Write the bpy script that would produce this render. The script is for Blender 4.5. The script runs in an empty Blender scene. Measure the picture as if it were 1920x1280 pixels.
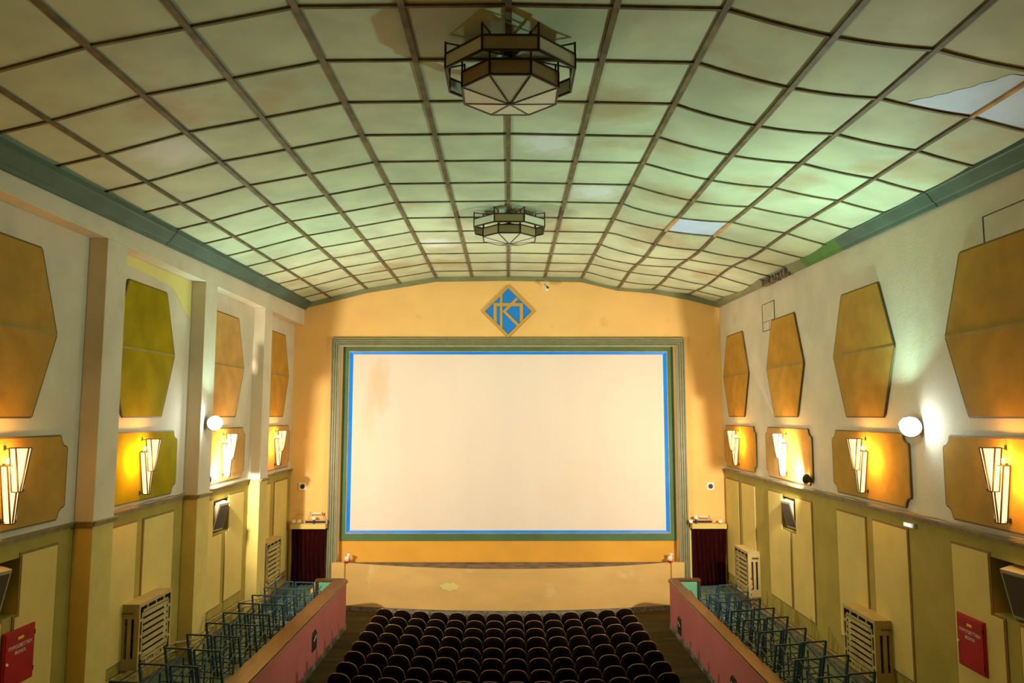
import bpy, bmesh, math, random
from mathutils import Vector, Matrix
random.seed(7)
SC = bpy.context.scene
COL = SC.collection
Z0 = 5.5                       # camera height above the stalls floor

# ------------------------------------------------------------------ camera
F = 1400.0
pit = math.atan((779 - 640) / F); yaw = math.atan(7 / F)
fw = Vector((math.sin(yaw) * math.cos(pit), math.cos(yaw) * math.cos(pit), math.sin(pit)))
rt = Vector((math.cos(yaw), -math.sin(yaw), 0)); up = rt.cross(fw)
cd = bpy.data.cameras.new('camera'); cam = bpy.data.objects.new('camera', cd); COL.objects.link(cam)
cd.sensor_width = 36; cd.lens = 36 * F / 1920; cd.clip_end = 200
cam.matrix_world = Matrix(((rt.x, up.x, -fw.x, 0), (rt.y, up.y, -fw.y, 0), (rt.z, up.z, -fw.z, Z0), (0, 0, 0, 1)))
SC.camera = cam

# ------------------------------------------------------------------ world, exposure, main lamps
w = bpy.data.worlds.new('world'); SC.world = w; w.use_nodes = True
w.node_tree.nodes['Background'].inputs[0].default_value = (0.02, 0.02, 0.02, 1)
w.node_tree.nodes['Background'].inputs[1].default_value = 1
SC.view_settings.view_transform = 'Standard'; SC.view_settings.look = 'None'
SC.view_settings.gamma = 1; SC.view_settings.exposure = 0.0; SC.view_settings.use_curve_mapping = False

COLD = (0.55, 1.0, 0.86); WARM = (1.0, 0.44, 0.07); HALO = (1.0, 0.87, 0.70)
def lamp(kind, loc, e, c, size=0.1, aim=None, spot=None, blend=0.5, spread=None):
    l = bpy.data.lights.new('lamp_light', kind); l.energy = e; l.color = c
    o = bpy.data.objects.new('lamp_light', l); COL.objects.link(o); o.location = loc
    if kind == 'AREA':
        l.shape = 'DISK'; l.size = size
        if spread: l.spread = math.radians(spread)
    else: l.shadow_soft_size = size
    if kind == 'SPOT': l.spot_size = math.radians(spot); l.spot_blend = blend
    if aim: o.rotation_euler = Vector(aim).to_track_quat('-Z', 'Y').to_euler()
    return o
# cold-white floodlights on the side walls, turned up to the ceiling
lamp('AREA', (-5.80, 15.02, Z0 - .10), 270, COLD, .22, (.78, .12, .62), spread=150)
lamp('AREA', (6.00, 11.44, Z0 - .12), 255, COLD, .22, (-.78, .16, .62), spread=150)
lamp('POINT', (-5.66, 14.85, Z0 - .10), 5, (.8, .95, 1), .06)
lamp('POINT', (5.78, 11.25, Z0 - .12), 5, (.8, .95, 1), .06)
# warm halogen floods under the boards, turned on the screen wall
lamp('SPOT', (-6.17, 15.80, Z0 - 1.29), 1480, HALO, .04, (.95, 1, .14), 158, .8)
lamp('SPOT', (6.14, 15.80, Z0 - 1.29), 1480, HALO, .04, (-.95, 1, .14), 158, .8)
# weak warm fill light added behind the camera, with no fixture of its own
lamp('AREA', (0, -1.5, Z0 + 2.4), 8, (1, .78, .42), 1.0, (0, 1, -.1))

# ------------------------------------------------------------------ materials
def L(c): return tuple((x / 12.92 if x <= .04045 else ((x + .055) / 1.055) ** 2.4) for x in c)
def mat(name, c, rough=.7, metal=0, var=.0, scale=3, c2=None, bump=0, bscale=60, emit=None, es=0, spec=.3, thr=(.35, .65), stretch=None):
    m = bpy.data.materials.new(name); m.use_nodes = True
    nt = m.node_tree; b = nt.nodes['Principled BSDF']
    b.inputs['Base Color'].default_value = (*L(c), 1); b.inputs['Roughness'].default_value = rough
    b.inputs['Metallic'].default_value = metal; b.inputs['Specular IOR Level'].default_value = spec
    tc = nt.nodes.new('ShaderNodeTexCoord')
    src = tc.outputs['Object']
    if stretch:
        mp = nt.nodes.new('ShaderNodeMapping'); mp.inputs['Scale'].default_value = stretch
        nt.links.new(src, mp.inputs[0]); src = mp.outputs[0]
    if var or c2:
        n = nt.nodes.new('ShaderNodeTexNoise'); n.inputs['Scale'].default_value = scale; n.inputs['Detail'].default_value = 6
        nt.links.new(src, n.inputs['Vector'])
        r = nt.nodes.new('ShaderNodeValToRGB'); nt.links.new(n.outputs[0], r.inputs[0])
        a = r.color_ramp.elements; a[0].position, a[1].position = thr
        d = c2 if c2 else tuple(x * (1 - var) for x in c)
        a[0].color = (*L(d), 1); a[1].color = (*L(c), 1)
        nt.links.new(r.outputs[0], b.inputs['Base Color'])
    if bump:
        n2 = nt.nodes.new('ShaderNodeTexNoise'); n2.inputs['Scale'].default_value = bscale; n2.inputs['Detail'].default_value = 3
        nt.links.new(src, n2.inputs['Vector'])
        bp = nt.nodes.new('ShaderNodeBump'); bp.inputs['Strength'].default_value = bump; bp.inputs['Distance'].default_value = .02
        nt.links.new(n2.outputs[0], bp.inputs['Height']); nt.links.new(bp.outputs[0], b.inputs['Normal'])
    if emit:
        b.inputs['Emission Color'].default_value = (*emit, 1); b.inputs['Emission Strength'].default_value = es
    return m

def stain_layer(m, color, scale, lo, hi, seed=0.0, fac=1.0):
    """a second noise of patches with edges of their own, laid over the colour"""
    nt = m.node_tree; b = nt.nodes['Principled BSDF']
    tc = nt.nodes.new('ShaderNodeTexCoord'); mp = nt.nodes.new('ShaderNodeMapping'); mp.inputs['Location'].default_value = (seed, seed * 2, 0)
    nt.links.new(tc.outputs['Object'], mp.inputs[0])
    n = nt.nodes.new('ShaderNodeTexNoise'); n.inputs['Scale'].default_value = scale; n.inputs['Detail'].default_value = 5; n.inputs['Roughness'].default_value = .55
    nt.links.new(mp.outputs[0], n.inputs['Vector'])
    mr = nt.nodes.new('ShaderNodeMapRange'); mr.inputs['From Min'].default_value = lo; mr.inputs['From Max'].default_value = hi; mr.inputs['To Max'].default_value = fac
    nt.links.new(n.outputs[0], mr.inputs[0])
    mx = nt.nodes.new('ShaderNodeMix'); mx.data_type = 'RGBA'
    nt.links.new(mr.outputs[0], mx.inputs['Factor'])
    bc = b.inputs['Base Color']
    if bc.is_linked: nt.links.new(bc.links[0].from_socket, mx.inputs[6])
    else: mx.inputs[6].default_value = bc.default_value
    mx.inputs[7].default_value = (*L(color), 1)
    nt.links.new(mx.outputs[2], bc)

M = {}
M['tile'] = mat('ceiling_board', (.74, .79, .66), .6, var=.10, scale=1.3)
stain_layer(M['tile'], (.66, .58, .42), .42, .60, .70, 3.3, .75)

M['tile_new'] = mat('new_ceiling_board', (.78, .87, 1.0), .5, var=.04)
M['batten'] = mat('ceiling_batten', (.46, .41, .27), .6, var=.3, scale=4)
M['batten_new'] = mat('raw_wood_batten', (.80, .62, .40), .6, var=.15, scale=5)
M['cream'] = mat('cream_plaster', (.84, .80, .70), .85, var=.06, scale=1.2, bump=.15, bscale=25)
stain_layer(M['cream'], (.72, .68, .52), .8, .60, .75, 2, .6)
M['yellow_wash'] = mat('pale_yellow_plaster', (.88, .84, .52), .85, var=.04, scale=1.2)
M['olive'] = mat('olive_plaster', (.66, .59, .26), .8, var=.08, scale=1.5, bump=.15, bscale=25)
stain_layer(M['olive'], (.55, .48, .26), 1.2, .60, .75, 5, .6)
M['panel'] = mat('dado_panel', (.84, .75, .42), .7, var=.05, scale=1.5)
M['panel_edge'] = mat('panel_edge', (.52, .42, .22), .7)
M['orange'] = mat('orange_plaster', (.93, .76, .46), .8, var=.04, scale=1.0, bump=.1, bscale=20)
stain_layer(M['orange'], (.78, .58, .30), 1.5, .64, .78, 1, .6)
M['pilaster_low'] = mat('pilaster_paint', (.82, .74, .42), .8, var=.05)
M['ochre'] = mat('ochre_paint', (.90, .68, .26), .75, var=.05, scale=1.0)
M['stage'] = mat('stage_front_paint', (.86, .72, .44), .75, var=.06, scale=.9, stretch=(1, 1, 2.5))
stain_layer(M['stage'], (.92, .84, .66), 1.1, .60, .70, 7, .5)
M['teal'] = mat('teal_cornice', (.27, .39, .34), .45, var=.12, scale=2)
M['green'] = mat('green_paint', (.33, .47, .32), .6, var=.10, scale=.8)
M['sage'] = mat('sage_cornice', (.50, .52, .38), .6, var=.10, scale=3)
M['bright_green'] = mat('bright_green_paint', (.32, .50, .25), .6, var=.1)
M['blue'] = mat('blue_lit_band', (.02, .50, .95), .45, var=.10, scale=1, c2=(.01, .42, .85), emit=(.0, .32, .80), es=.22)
M['screen'] = mat('screen_cloth', (.93, .89, .84), .9, var=.02, scale=.6, stretch=(1.5, 1, .2))
stain_layer(M['screen'], (.88, .79, .60), .45, .60, .75, 12, .15)
def spot_stain(m, loc, rad, color, fac):
    nt = m.node_tree; b = nt.nodes['Principled BSDF']; tc = nt.nodes.new('ShaderNodeTexCoord'); mp = nt.nodes.new('ShaderNodeMapping')
    mp.vector_type = 'TEXTURE'; mp.inputs['Location'].default_value = loc; mp.inputs['Scale'].default_value = rad
    nt.links.new(tc.outputs['Object'], mp.inputs[0])
    n = nt.nodes.new('ShaderNodeTexNoise'); n.inputs['Scale'].default_value = 2.2; n.inputs['Detail'].default_value = 4; nt.links.new(mp.outputs[0], n.inputs[0])
    ln = nt.nodes.new('ShaderNodeVectorMath'); ln.operation = 'LENGTH'; nt.links.new(mp.outputs[0], ln.inputs[0])
    ad = nt.nodes.new('ShaderNodeMath'); ad.operation = 'ADD'; nt.links.new(ln.outputs['Value'], ad.inputs[0]); nt.links.new(n.outputs[0], ad.inputs[1])
    mr = nt.nodes.new('ShaderNodeMapRange'); mr.inputs['From Min'].default_value = 1.5; mr.inputs['From Max'].default_value = .9; mr.inputs['To Max'].default_value = fac
    nt.links.new(ad.outputs[0], mr.inputs[0])
    mx = nt.nodes.new('ShaderNodeMix'); mx.data_type = 'RGBA'; nt.links.new(mr.outputs[0], mx.inputs['Factor'])
    nt.links.new(b.inputs['Base Color'].links[0].from_socket, mx.inputs[6]); mx.inputs[7].default_value = (*L(color), 1)
    nt.links.new(mx.outputs[2], b.inputs['Base Color'])
spot_stain(M['screen'], (-3.85, 22.3, Z0 + .9), (.42, 5, 1.0), (.84, .70, .46), .38)
spot_stain(M['screen'], (-4.15, 22.3, Z0 - .1), (.28, 5, .9), (.88, .76, .54), .25)
for c_ in ((3.0, 13.0, 9.5), (-1.6, 20.0, 9.6), (.9, 16.2, 9.6), (-3.0, 19.6, 9.4), (1.4, 9.6, 9.6)):
    spot_stain(M['tile'], c_, (.9, .7, 3), (.62, .53, .36), .55)
for c_ in ((-4.6, 9.9, 9.2), (.6, 11.0, 9.6), (1.6, 13.4, 9.6), (-1.7, 17.6, 9.6)):
    spot_stain(M['tile'], c_, (.55, .6, 3), (.82, .86, .86), .8)
M['gold'] = mat('gold_paint', (.78, .66, .34), .5, var=.15, scale=6)
M['frame_teal'] = mat('frame_grey_green', (.50, .54, .44), .45, var=.08, scale=4)
M['grey'] = mat('grey_paint', (.60, .58, .52), .6)
M['hex_orange'] = mat('orange_fabric', (.76, .57, .24), .95, var=.08, scale=3, bump=.25, bscale=160, spec=.05)
M['hex_tan'] = mat('tan_fabric', (.79, .62, .36), .95, var=.08, scale=3, bump=.25, bscale=160, spec=.05)
M['hex_brown'] = mat('brown_fabric', (.72, .56, .26), .95, var=.08, scale=3, bump=.25, bscale=160, spec=.05)
M['hex_olive'] = mat('olive_fabric', (.64, .56, .08), .95, var=.12, scale=2, bump=.25, bscale=160, spec=.05)
M['edge'] = mat('dark_wood_edge', (.40, .32, .14), .6)
M['strip'] = mat('panel_strip', (.60, .53, .28), .6, var=.1)
M['moulding'] = mat('moulding_paint', (.55, .48, .30), .5, var=.2, scale=6)
M['pipe'] = mat('heating_pipe', (.68, .60, .40), .5, var=.2, scale=8)
M['wood'] = mat('varnished_wood', (.42, .27, .12), .35, var=.25, scale=6, stretch=(3, .5, 3), spec=.5)
M['wood_edge'] = mat('pale_rail_edge', (.62, .50, .32), .4)
M['dark_wood'] = mat('dark_wood', (.25, .14, .08), .5)
M['pink'] = mat('pink_plaster', (.66, .38, .36), .8, var=.06, scale=1.0)
stain_layer(M['pink'], (.50, .33, .34), 2.4, .68, .72, 4, .35)
M['concrete'] = mat('grey_skirting', (.52, .50, .44), .8, var=.3, scale=9)
M['carpet'] = mat('olive_brown_carpet', (.31, .26, .09), .95, var=.25, scale=1.4, stretch=(.3, 2.5, 1))
M['gallery'] = mat('grey_green_linoleum', (.42, .52, .44), .35, var=.2, scale=3)
M['mint'] = mat('mint_paint', (.42, .66, .52), .6)
M['steel_blue'] = mat('blue_grey_steel', (.16, .28, .34), .45, var=.1, scale=8)
M['velvet'] = mat('dark_red_velvet', (.20, .02, .03), .9, var=.3, scale=5, stretch=(3, 3, .5), spec=.1)
M['seat_shell'] = mat('dark_brown_shell', (.07, .028, .024), .85, var=.25, scale=7, spec=.08)
M['seat_rim'] = mat('pale_metallic_rim', (.70, .58, .38), .3, metal=.3, spec=.6)  # pale, part-metallic tone for the upper edge of the seat backs
M['seat_metal'] = mat('black_iron', (.10, .09, .08), .5)
M['seat_pad'] = mat('maroon_pad', (.12, .035, .035), .85)
M['came'] = mat('bronze_came', (.22, .17, .11), .4, metal=.3)
M['glass_pale'] = mat('frosted_glass', (.80, .80, .70), .35, spec=.5)
M['glass_amber'] = mat('amber_frosted_glass', (.62, .55, .38), .4, spec=.5)
M['sconce_glass'] = mat('lit_frosted_glass', (.55, .45, .30), .5, emit=(1.0, .72, .34), es=1.7)
M['sconce_bulb'] = mat('lit_bulb', (1, .9, .7), .4, emit=(1.0, .80, .48), es=60)
M['flood_glass'] = mat('lit_flood_glass', (1, 1, 1), .4, emit=(.85, .97, 1.0), es=90)
M['halogen_glass'] = mat('lit_halogen_glass', (1, 1, 1), .4, emit=(1.0, .86, .62), es=40)
M['white'] = mat('white_plastic', (.88, .87, .80), .5)
M['grille'] = mat('loudspeaker_cloth', (.34, .29, .22), .9, bump=.4, bscale=250)
M['speaker_case'] = mat('loudspeaker_case', (.66, .62, .48), .6)
M['dark'] = mat('dark_void', (.12, .10, .07), .9)
M['metal_dark'] = mat('dark_metal', (.20, .18, .15), .5)
M['rad'] = mat('radiator_cover_paint', (.72, .64, .42), .65, var=.08, scale=3)
M['rad_in'] = mat('radiator_iron', (.28, .24, .16), .6)
M['red'] = mat('red_enamel', (.66, .10, .10), .45, var=.06)
M['white_ink'] = mat('white_lettering', (.90, .86, .80), .6)
M['yellow_ink'] = mat('yellow_label', (.90, .74, .15), .6)
M['plaster_raw'] = mat('broken_plaster', (.60, .54, .46), .95, c2=(.25, .19, .14), scale=14, bump=.8, bscale=18)
M['emb_blue'] = mat('emblem_blue', (.12, .50, .86), .5)
M['emb_gold'] = mat('emblem_gold', (.76, .60, .26), .5)
M['stage_floor'] = mat('dusty_stage_floor', (.56, .48, .40), .9, var=.3, scale=3)
M['red_tape'] = mat('red_tape', (.55, .12, .08), .5)
M['white_tape'] = mat('white_tape', (.70, .62, .50), .5)
M['cellophane'] = mat('clear_wrap', (.90, .84, .80), .15, spec=.8)
M['red_wrap'] = mat('red_wrap', (.80, .16, .12), .4)
M['exit_face'] = mat('dark_red_sign_face', (.25, .07, .05), .4)

# ------------------------------------------------------------------ helpers
class MB:
    def __init__(s): s.bm = bmesh.new(); s.mi = 0
    def face(s, vs):
        f = s.bm.faces.new([s.bm.verts.new(v) for v in vs]); f.material_index = s.mi; return f
    def box(s, x0, x1, y0, y1, z0, z1):
        v = [s.bm.verts.new((x, y, z)) for x in (x0, x1) for y in (y0, y1) for z in (z0, z1)]
        for q in ((0, 1, 3, 2), (4, 6, 7, 5), (0, 4, 5, 1), (2, 3, 7, 6), (0, 2, 6, 4), (1, 5, 7, 3)):
            f = s.bm.faces.new([v[i] for i in q]); f.material_index = s.mi
        return s
    def bar(s, p, q, w, h=None, upv=(0, 0, 1)):
        h = h or w; p = Vector(p); q = Vector(q); d = (q - p).normalized(); u = Vector(upv)
        if abs(d.dot(u)) > .95: u = Vector((0, 1, 0))
        a = d.cross(u).normalized(); b = a.cross(d).normalized()
        v = []
        for c in (p, q):
            for i, j in ((-1, -1), (1, -1), (1, 1), (-1, 1)): v.append(s.bm.verts.new(c + a * (i * w / 2) + b * (j * h / 2)))
        for k in ((0, 1, 2, 3), (7, 6, 5, 4), (0, 4, 5, 1), (1, 5, 6, 2), (2, 6, 7, 3), (3, 7, 4, 0)):
            f = s.bm.faces.new([v[i] for i in k]); f.material_index = s.mi
        return s
    def tube(s, pts, r, n=8, cap=True):
        pts = [Vector(p) for p in pts]; rings = []
        for i, p in enumerate(pts):
            d = (pts[min(i + 1, len(pts) - 1)] - pts[max(i - 1, 0)]).normalized()
            u = Vector((0, 0, 1)) if abs(d.z) < .9 else Vector((1, 0, 0))
            a = d.cross(u).normalized(); b = a.cross(d)
            rr = r[i] if isinstance(r, (list, tuple)) else r
            rings.append([s.bm.verts.new(p + a * rr * math.cos(2 * math.pi * k / n) + b * rr * math.sin(2 * math.pi * k / n)) for k in range(n)])
        for i in range(len(rings) - 1):
            for k in range(n):
                f = s.bm.faces.new((rings[i][k], rings[i][(k + 1) % n], rings[i + 1][(k + 1) % n], rings[i + 1][k])); f.material_index = s.mi; f.smooth = True
        if cap:
            for g in (rings[0], rings[-1][::-1]): s.bm.faces.new(g).material_index = s.mi
        return s
    def prism(s, poly, d0, d1, axis):
        """poly: 2-D outline; axis 'x' -> (y,z), 'y' -> (x,z), 'z' -> (x,y)"""
        def P(a, b, d): return {'x': (d, a, b), 'y': (a, d, b), 'z': (a, b, d)}[axis]
        A = [s.bm.verts.new(P(a, b, d0)) for a, b in poly]; B = [s.bm.verts.new(P(a, b, d1)) for a, b in poly]
        n = len(poly); s.bm.faces.new(A).material_index = s.mi; s.bm.faces.new(B[::-1]).material_index = s.mi
        for i in range(n): s.bm.faces.new((A[i], B[i], B[(i + 1) % n], A[(i + 1) % n])).material_index = s.mi
        return s
    def grid(s, fn, nu, nv):
        V = [[s.bm.verts.new(fn(i / nu, j / nv)) for j in range(nv + 1)] for i in range(nu + 1)]
        for i in range(nu):
            for j in range(nv):
                f = s.bm.faces.new((V[i][j], V[i + 1][j], V[i + 1][j + 1], V[i][j + 1])); f.material_index = s.mi; f.smooth = True
        return s
    def build(s, name, m, parent=None, smooth=False, bevel=0, solid=0):
        bmesh.ops.recalc_face_normals(s.bm, faces=s.bm.faces[:])
        me = bpy.data.meshes.new(name); s.bm.to_mesh(me); s.bm.free()
        for k in (m if isinstance(m, (list, tuple)) else [m]): me.materials.append(k)
        if smooth:
            for p in me.polygons: p.use_smooth = True
        o = bpy.data.objects.new(name, me); COL.objects.link(o)
        if parent: o.parent = parent
        if solid:
            d = o.modifiers.new('solid', 'SOLIDIFY'); d.thickness = solid; d.offset = 0
        if bevel:
            d = o.modifiers.new('bevel', 'BEVEL'); d.width = bevel; d.segments = 2; d.limit_method = 'ANGLE'
        return o
def rot_to(o, loc=(0, 0, 0), rz=0): o.location = loc; o.rotation_euler = (0, 0, rz)
def tag(o, label, cat, group=None, kind=None):
    if label: o['label'] = label
    if cat: o['category'] = cat
    if group: o['group'] = group
    if kind: o['kind'] = kind
    return o
def thing(name, label, cat, loc=(0, 0, 0), rz=0, group=None):
    o = bpy.data.objects.new(name, None); COL.objects.link(o); rot_to(o, loc, rz); o.empty_display_size = .1
    return tag(o, label, cat, group)
def struct(o): o['kind'] = 'structure'; return o
def copy_tree(o, parent=None):
    c = o.copy(); COL.objects.link(c); c.parent = parent
    for ch in o.children: copy_tree(ch, c)
    return c
ORD = ['first', 'second', 'third', 'fourth', 'fifth', 'sixth', 'seventh', 'eighth', 'ninth', 'tenth', 'eleventh', 'twelfth', 'thirteenth', 'fourteenth']

XL, XR, XF = -6.33, 6.30, -6.05
YB = -3.0
def gz(y, s=-1): return Z0 - 4.78 + (19 - min(y, 19)) * .032 - (.05 if s > 0 else 0)            # gallery floor height

# ------------------------------------------------------------------ ceiling
CX = [-6.45, -5.27, -4.21, -3.22, -2.15, -1.08, 0, 1.09, 2.19, 3.28, 4.30, 5.36, 6.45]
CYS = [8.33 + 1.155 * k for k in range(-10, 12)] + [22.18]
def lerp(pts, x):
    for (a, b), (c, d) in zip(pts, pts[1:]):
        if x <= c: return b + (d - b) * (x - a) / (c - a)
    return pts[-1][1]
def H0(x, y):
    t = max(0, min(1, (y - 8) / 14))
    if x < 0: z = lerp([(-6.5, 3.08), (-5.27, 3.38), (-4.21, 3.69), (-3.22, 3.89), (-2.15, 4.11), (0, 4.14)], x)
    else: z = lerp([(0, 4.14), (2.19, 4.10), (3.28, 3.80), (4.30, 3.68), (5.36, 3.45), (6.5, 3.16)], x)
    z += .12 * t * max(0, min(1, (abs(x) - 2.2) / 3))
    return Z0 + z
def Hb(x, y):                                                      # sagging on the right-hand side
    z = H0(x, y)
    if x > 2.19:
        k = max(i for i in range(len(CX)) if CX[i] <= x or i == 0); k = min(k, len(CX) - 2)
        s = (x - CX[k]) / (CX[k + 1] - CX[k])
        z -= .018 * 4 * s * (1 - s)
        z += (.008 + .027 * max(0, min(1, (y - 13) / 3))) * math.sin(2 * math.pi * y / 4.3 + x * 1.3)
        if y > 20: z += 0
    return z
mb = MB()
for i in range(len(CX) - 1):
    for j in range(len(CYS) - 1):
        x0, x1, y0, y1 = CX[i], CX[i + 1], CYS[j], CYS[j + 1]
        new = (i == 9 and abs(y0 - (8.33 + 1.155 * 5)) < .01) or (i == 11 and abs(y0 - 7.175) < .01)
        mb.mi = 1 if new else 0
        amp = .0 if new else (.016 if i >= 8 else .010)
        def fn(u, v):
            x = x0 + (x1 - x0) * u; y = y0 + (y1 - y0) * v
            return (x, y, Hb(x, y) - amp * 16 * u * (1 - u) * v * (1 - v))
        mb.grid(fn, 5, 5)
ceil = struct(mb.build('ceiling', [M['tile'], M['tile_new']]))
mb = MB()
def strip(pts, wx, wy, mi=0, d=.03):
    mb.mi = mi
    for a, b in zip(pts, pts[1:]):
        mb.bar((a[0], a[1], a[2] - d / 2), (b[0], b[1], b[2] - d / 2), wx, d)
for x in CX[1:-1]:
    for y0, y1 in zip(CYS, CYS[1:]):
        mi = 1 if (x in (3.28, 4.30) and abs(y0 - 14.105) < .01) or (x == 5.36 and abs(y0 - 7.175) < .01) else 0
        n = 4
        strip([(x, y0 + (y1 - y0) * k / n, Hb(x, y0 + (y1 - y0) * k / n)) for k in range(n + 1)], .07 if abs(x) < 5 else .055, .03, mi)
for y in CYS[:-1]:
    for x0, x1 in zip(CX, CX[1:]):
        n = 5 if x0 >= 2 else 1
        strip([(x0 + (x1 - x0) * k / n, y, Hb(x0 + (x1 - x0) * k / n, y)) for k in range(n + 1)], .038, .03, 0, .024)
o = struct(mb.build('ceiling_battens', [M['batten'], M['batten_new']], ceil))
# repainted white patch with a ragged edge on one board
mb = MB(); pts = []
for k in range(13):
    t = k / 12; pts.append((5.16 - .56 * t + random.uniform(-.03, .03), 7.30 + .98 * t))
pts = [(5.33, 7.22)] + pts[:1] + pts[1:] + [(5.33, 8.30)]
def cz(x, y):
    u = (x - 4.30) / 1.06; v = (y - 7.175) / 1.155
    return Hb(x, y) - .016 * 16 * u * (1 - u) * max(0, v * (1 - v)) - .003
for a, b in zip(pts[1:-2], pts[2:-1]):
    for k in range(5):
        def PP(p, t): x = p[0] + (5.33 - p[0]) * t; return (x, p[1], cz(x, p[1]))
        mb.face([PP(a, k / 5), PP(b, k / 5), PP(b, (k + 1) / 5), PP(a, (k + 1) / 5)])
struct(mb.build('ceiling_patch', M['tile_new'], ceil))

# ------------------------------------------------------------------ cornices
def cornice(side, xw, segs, name, zoff):
    prof = [(0, 0), (.05, 0), (.07, .05), (.10, .06), (.12, .09), (.19, .19), (.22, .20), (.23, .27), (0, .29)]
    mb = MB()
    for y0, y1, mi in segs:
        mb.mi = mi; R = []
        for y in (y0, y1):
            zb = Z0 + zoff + (y - 9) * .016
            R.append([mb.bm.verts.new((xw - side * a, y, zb + b)) for a, b in prof])
        n = len(prof)
        for i in range(n): mb.bm.faces.new((R[0][i], R[1][i], R[1][(i + 1) % n], R[0][(i + 1) % n])).material_index = mi
        for r in R: mb.bm.faces.new(r).material_index = mi
    return struct(mb.build(name, [M['teal'], M['bright_green'], M['sage']]))
cornice(-1, XF, [(YB, 7.6, 0), (7.62, 12.9, 0), (12.92, 18.2, 0), (18.22, 22, 0)], 'trim_1', 2.92)
cornice(1, XR, [(YB, 6.0, 0), (6.02, 10.6, 0), (10.62, 13.7, 0), (13.7, 15.45, 1), (15.45, 16.25, 2), (17.95, 22, 2)], 'trim_2', 3.01)
mb = MB()
for k in range(34):
    y = 16.25 + k * .05
    mb.box(6.2 + random.uniform(-.05, .05), 6.3, y, y + .06, Z0 + 3.12 + random.uniform(-.01, .01), Z0 + 3.26 + random.uniform(-.04, .04))
struct(mb.build('trim_3', M['plaster_raw']))
mb = MB()                                                         # narrow green moulding over the screen wall
for x0, x1 in zip([-6.05, -5.27, -4.21, -3.22, -2.15, 0, 2.19, 3.28, 4.3, 5.36], [-5.27, -4.21, -3.22, -2.15, 0, 2.19, 3.28, 4.3, 5.36, 6.3]):
    mb.bar((x0, 21.96, H0(x0, 22) - .07), (x1, 21.96, H0(x1, 22) - .07), .08, .14)
struct(mb.build('trim_4', M['bright_green'] if False else M['sage']))

# ------------------------------------------------------------------ side walls with loudspeaker niches
ZM = Z0 - 1.58
def side_wall(name, side, xw, niches):
    mb = MB(); t = .32
    ys = sorted({YB, 22.0} | {v for n in niches for v in n[:2]}); zs = sorted({0.0, ZM, 9.8} | {v for n in niches for v in n[2:]})
    for y0, y1 in zip(ys, ys[1:]):
        for z0, z1 in zip(zs, zs[1:]):
            if any(n[0] <= y0 and y1 <= n[1] and n[2] <= z0 and z1 <= n[3] for n in niches): continue
            mb.mi = 1 if z1 <= ZM + .001 else 0
            mb.box(*sorted((xw, xw + side * t)), y0, y1, z0, z1)
    mb.mi = 2
    mb.box(*sorted((xw + side * t, xw + side * (t + .1))), YB, 22.0, 0, 9.8)
    return struct(mb.build(name, [M['cream'], M['olive'], M['olive']]))
NZ = (Z0 - 2.54, Z0 - 1.83)
MODL = [5.5, 9.2, 12.95, 16.68, 20.35]; MODR = [5.75, 9.45, 13.18, 16.92, 20.5]
nL = [(MODL[k] - .47 + (.1 if k == 3 else 0.2), MODL[k] + (.5 if k == 3 else .73), *NZ) for k in (1, 3)]
nR = [(9.0, 9.95, *NZ), (16.6, 17.40, *NZ)]
wl = side_wall('wall_left', -1, XL, nL); wr = side_wall('wall_right', 1, XR, nR)

# pilasters and frieze on the left wall
mb = MB()
PIL = [(3.7, 4.3), (7.42, 8.02), (11.12, 11.70), (14.80, 15.40), (18.46, 19.05)]
for a, b in PIL:
    mb.mi = 0; mb.box(XL, XF, a, b, ZM, Z0 + 2.67)
    mb.mi = 1; mb.box(XL, XF, a, b, 0.3, ZM)
mb.mi = 0; mb.box(XL, XF, YB, 22, Z0 + 2.67, Z0 + 3.3)
struct(mb.build('pilasters', [M['cream'], M['pilaster_low']], wl, bevel=.008))
mb = MB()                                                         # flaking yellow wash under the frieze
mb.grid(lambda u, v: (XL + .004, 11.75 + 3.02 * u, Z0 + 2.66 - v * (.14 + .16 * u + .012 * math.sin(u * 37) + .5 * max(0, u - .72) / .28 * (1 if u > .72 else 0))), 40, 3)
struct(mb.build('wash_patch', M['yellow_wash'], wl))

def moulding(side, xw, path, name):
    """path: list of (x, y) in plan along the wall face"""
    mb = MB()
    for p, q in zip(path, path[1:]):
        mb.bar((p[0] - side * .02, p[1], ZM), (q[0] - side * .02, q[1], ZM), .05, .05)
        mb.bar((p[0] - side * .035, p[1], ZM + .035), (q[0] - side * .035, q[1], ZM + .035), .07, .018)
    return struct(mb.build(name, M['moulding']))
path = [(XL, YB)]
for a, b in PIL: path += [(XL, a - .035), (XF, a - .035), (XF, b + .035), (XL, b + .035)]
path.append((XL, 22)); moulding(-1, XL, path, 'trim_5')
moulding(1, XR, [(XR, YB), (XR, 22)], 'trim_6')
# cable run along the top of the moulding
for sx, nm in ((1, 'wall_cable'), (-1, 'wall_cable')):
    mb = MB()
    if sx > 0:
        mb.tube([(XR - .05, YB + .25 * k, ZM + .075 + .008 * math.sin(k * 1.7)) for k in range(100)], .010, 5)
    else:
        mb.tube([(XL + .03, 11.75 + .2 * k, ZM + .075 + .008 * math.sin(k * 1.7)) for k in range(16)], .010, 5)
    struct(mb.build('trim_7' if sx > 0 else 'trim_8', M['moulding']))

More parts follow.
